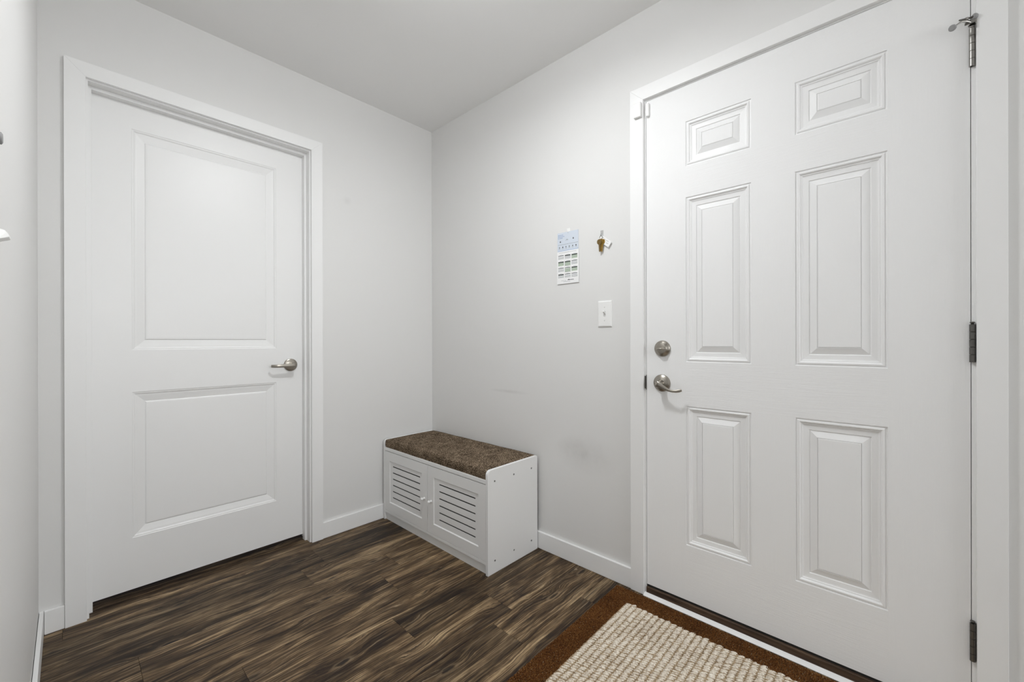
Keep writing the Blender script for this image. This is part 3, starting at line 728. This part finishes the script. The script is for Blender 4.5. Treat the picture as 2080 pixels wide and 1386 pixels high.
def key(y, z, ang, xo, mat, L=.052):
    # bow with a hole, shoulder, toothed blade; drawn in the (s,t) plane, hanging down
    out = [(-.0105, 0), (-.0118, -.006), (-.0110, -.012), (-.0070, -.017), (-.0042, -.019), (-.0042, -.024), (-.0036, -.028), (-.0036, -.032), (-.0018, -.034), (-.0036, -.037), (-.0020, -.040), (-.0036, -.043), (-.0022, -.046), (-.0010, -L), (.0016, -L), (.0036, -L + .004), (.0036, -.024), (.0042, -.019), (.0070, -.017), (.0110, -.012), (.0118, -.006), (.0105, 0), (.0065, .004), (.0030, .0052), (0, .0054), (-.0030, .0052), (-.0065, .004)]
    ca_, sa_ = math.cos(ang), math.sin(ang)
    pts = [(xo, y + s_ * ca_ - t_ * sa_, z + s_ * sa_ + t_ * ca_) for s_, t_ in out]
    return obj('key', MB().prism(pts, (.0019, 0, 0)), mat, parent=ks, bevel=.0003)
key(-1.2835, 1.5165, -.05, -.0160, 'brass_dark'); key(-1.2905, 1.5185, .03, -.0128, 'brass'); key(-1.2985, 1.5160, .10, -.0098, 'brass')
# paper tag, tilted
ang = math.radians(-38); o0 = Vector((-.0085, -1.2930, 1.5405)); d1_ = Vector((0, -math.cos(ang), math.sin(ang))); d2_ = Vector((0, math.sin(ang), -math.cos(ang) * 1.0))
# d1_: along the tag (to the right and down), d2_: across (down-left)
Lt, Wt = .062, .030; e2 = Vector((0, .62, -.78)); e1 = Vector((0, -.80, -.62))
pts = [o0 + e1 * .0, o0 + e1 * Lt, o0 + e1 * Lt + e2 * Wt * .95, o0 + e2 * Wt * .95]
tg = obj('paper_tag', MB().prism([tuple(p) for p in pts], (.0010, 0, 0)), 'paper', parent=ks, label='white paper key tag with faint writing')
mb = MB()
for (s0, s1, w0) in ((.008, .018, .006), (.021, .030, .008), (.034, .048, .008), (.012, .022, .016), (.040, .052, .017)):
    q0 = o0 + e1 * s0 + e2 * w0; q1 = o0 + e1 * s1 + e2 * (w0 - .0015)
    mb.prism([tuple(q0), tuple(q1), tuple(q1 + e2 * .0012), tuple(q0 + e2 * .0012)], (-.0001, 0, 0))
obj('writing', mb, 'ink_grey', parent=tg)

# light switch
sw = thing('light_switch', 'white toggle light switch plate beside the entry door casing', 'light switch', (0, -1.3045, 1.124))
py0, py1, pz0, pz1 = -1.2690, -1.3400, 1.1245, 1.2425
mb = MB(); q0 = [(0, py0, pz0), (0, py1, pz0), (0, py1, pz1), (0, py0, pz1)]; q1 = [(-.0030, py0, pz0), (-.0030, py1, pz0), (-.0030, py1, pz1), (-.0030, py0, pz1)]
i_ = .0050; q2 = [(-.0060, py0 - i_, pz0 + i_), (-.0060, py1 + i_, pz0 + i_), (-.0060, py1 + i_, pz1 - i_), (-.0060, py0 - i_, pz1 - i_)]
ymid = (py0 + py1) / 2; sh = [(-.0060, ymid + .0050, 1.1715), (-.0060, ymid - .0050, 1.1715), (-.0060, ymid - .0050, 1.1955), (-.0060, ymid + .0050, 1.1955)]
shb = [(-.0010, p[1], p[2]) for p in sh]
for A_, B__ in ((q0, q1), (q1, q2), (q2, sh), (sh, shb)):
    for i in range(4):
        j = (i + 1) % 4; mb.add([A_[i], A_[j], B__[j], B__[i]], [(0, 1, 2, 3)])
mb.add(shb, [(0, 1, 2, 3)])
pl = obj('cover_plate', mb, 'plastic', parent=sw, bevel=.0006)
obj('toggle', MB().prism([(-.0030, ymid + .0042, 1.1800), (-.0030, ymid + .0042, 1.1915), (-.0165, ymid + .0034, 1.1985), (-.0180, ymid + .0034, 1.1920)], (0, -.0080, 0)), 'plastic', parent=sw, bevel=.0010)
for z in (1.2135, 1.1535):
    obj('screw', MB().rev([(0, .0030), (.0008, .0028), (.0012, .0016)], (-.0059, ymid, z), (-1, 0, 0), 16), 'silver_screw', parent=sw)

# door contact sensor: body on the casing, magnet on the door
s1 = obj('door_sensor', MB().box(-T - .0135, -T + .0002, -1.4570, -1.4885, 1.9980, 2.0590), 'plastic', bevel=.0022)
tag(s1, 'small white door sensor block on the casing corner', 'sensor')
s2 = obj('sensor_magnet', MB().box(-.0125, .0002, -1.5020, -1.5165, 1.9950, 2.0520), 'plastic', bevel=.0045, seg=4)
tag(s2, 'narrow white rounded magnet beside the sensor on the door', 'sensor')

# ---------------------------------------------------------------- near left wall: coat hook just inside the frame edge
ch = thing('coat_hook', 'white wall hook cut off by the left edge of the picture', 'hook', (XC, -1.245, 1.21))
obj('hook_plate', MB().prism([(XC + .0002, -1.275, 1.2180), (XC + .0115, -1.243, 1.2285), (XC + .0105, -1.243, 1.2335), (XC + .0065, -1.243, 1.2390), (XC + .0002, -1.243, 1.2410)], (0, .030, 0)), 'plastic', parent=ch, bevel=.0010)
pg = obj('shadow_disc', MB().rev([(0, .0095), (.0030, .0095), (.0045, .0070)], (XC, -1.2330, 1.3850), (1, 0, 0), 24), 'plastic_grey')  # grey disc put in place of a soft shadow on the wall
tag(pg, 'small grey disc standing for a soft shadow on the left wall', 'shadow disc')

# ---------------------------------------------------------------- ceiling lamps (above the frame; they light the room)
def lamp(x, y, mat, label):
    t_ = thing('ceiling_light', label, 'ceiling light', (x, y, H))
    obj('canopy', MB().rev([(0, .062), (.010, .062), (.018, .050), (.045, .030)], (x, y, H), (0, 0, -1), 40), 'trim', parent=t_)
    o = obj('diffuser', MB().sphere((x, y, H - .085), .100, 32, sc=(1, 1, .50)), mat, parent=t_)
    l_ = bpy.data.lights.new('lamp_light', 'AREA'); l_.shape = 'DISK'; l_.size = .17; l_.energy = LAMP_ENTRY_DOWN; l_.color = (.965, .985, 1)
    lo_ = bpy.data.objects.new('lamp_light', l_); COL.objects.link(lo_); lo_.parent = t_; lo_.location = (0, 0, -.140)
lamp(*LAMP_MAIN, 'diffuser', 'round flush ceiling light over the entry, above the picture')
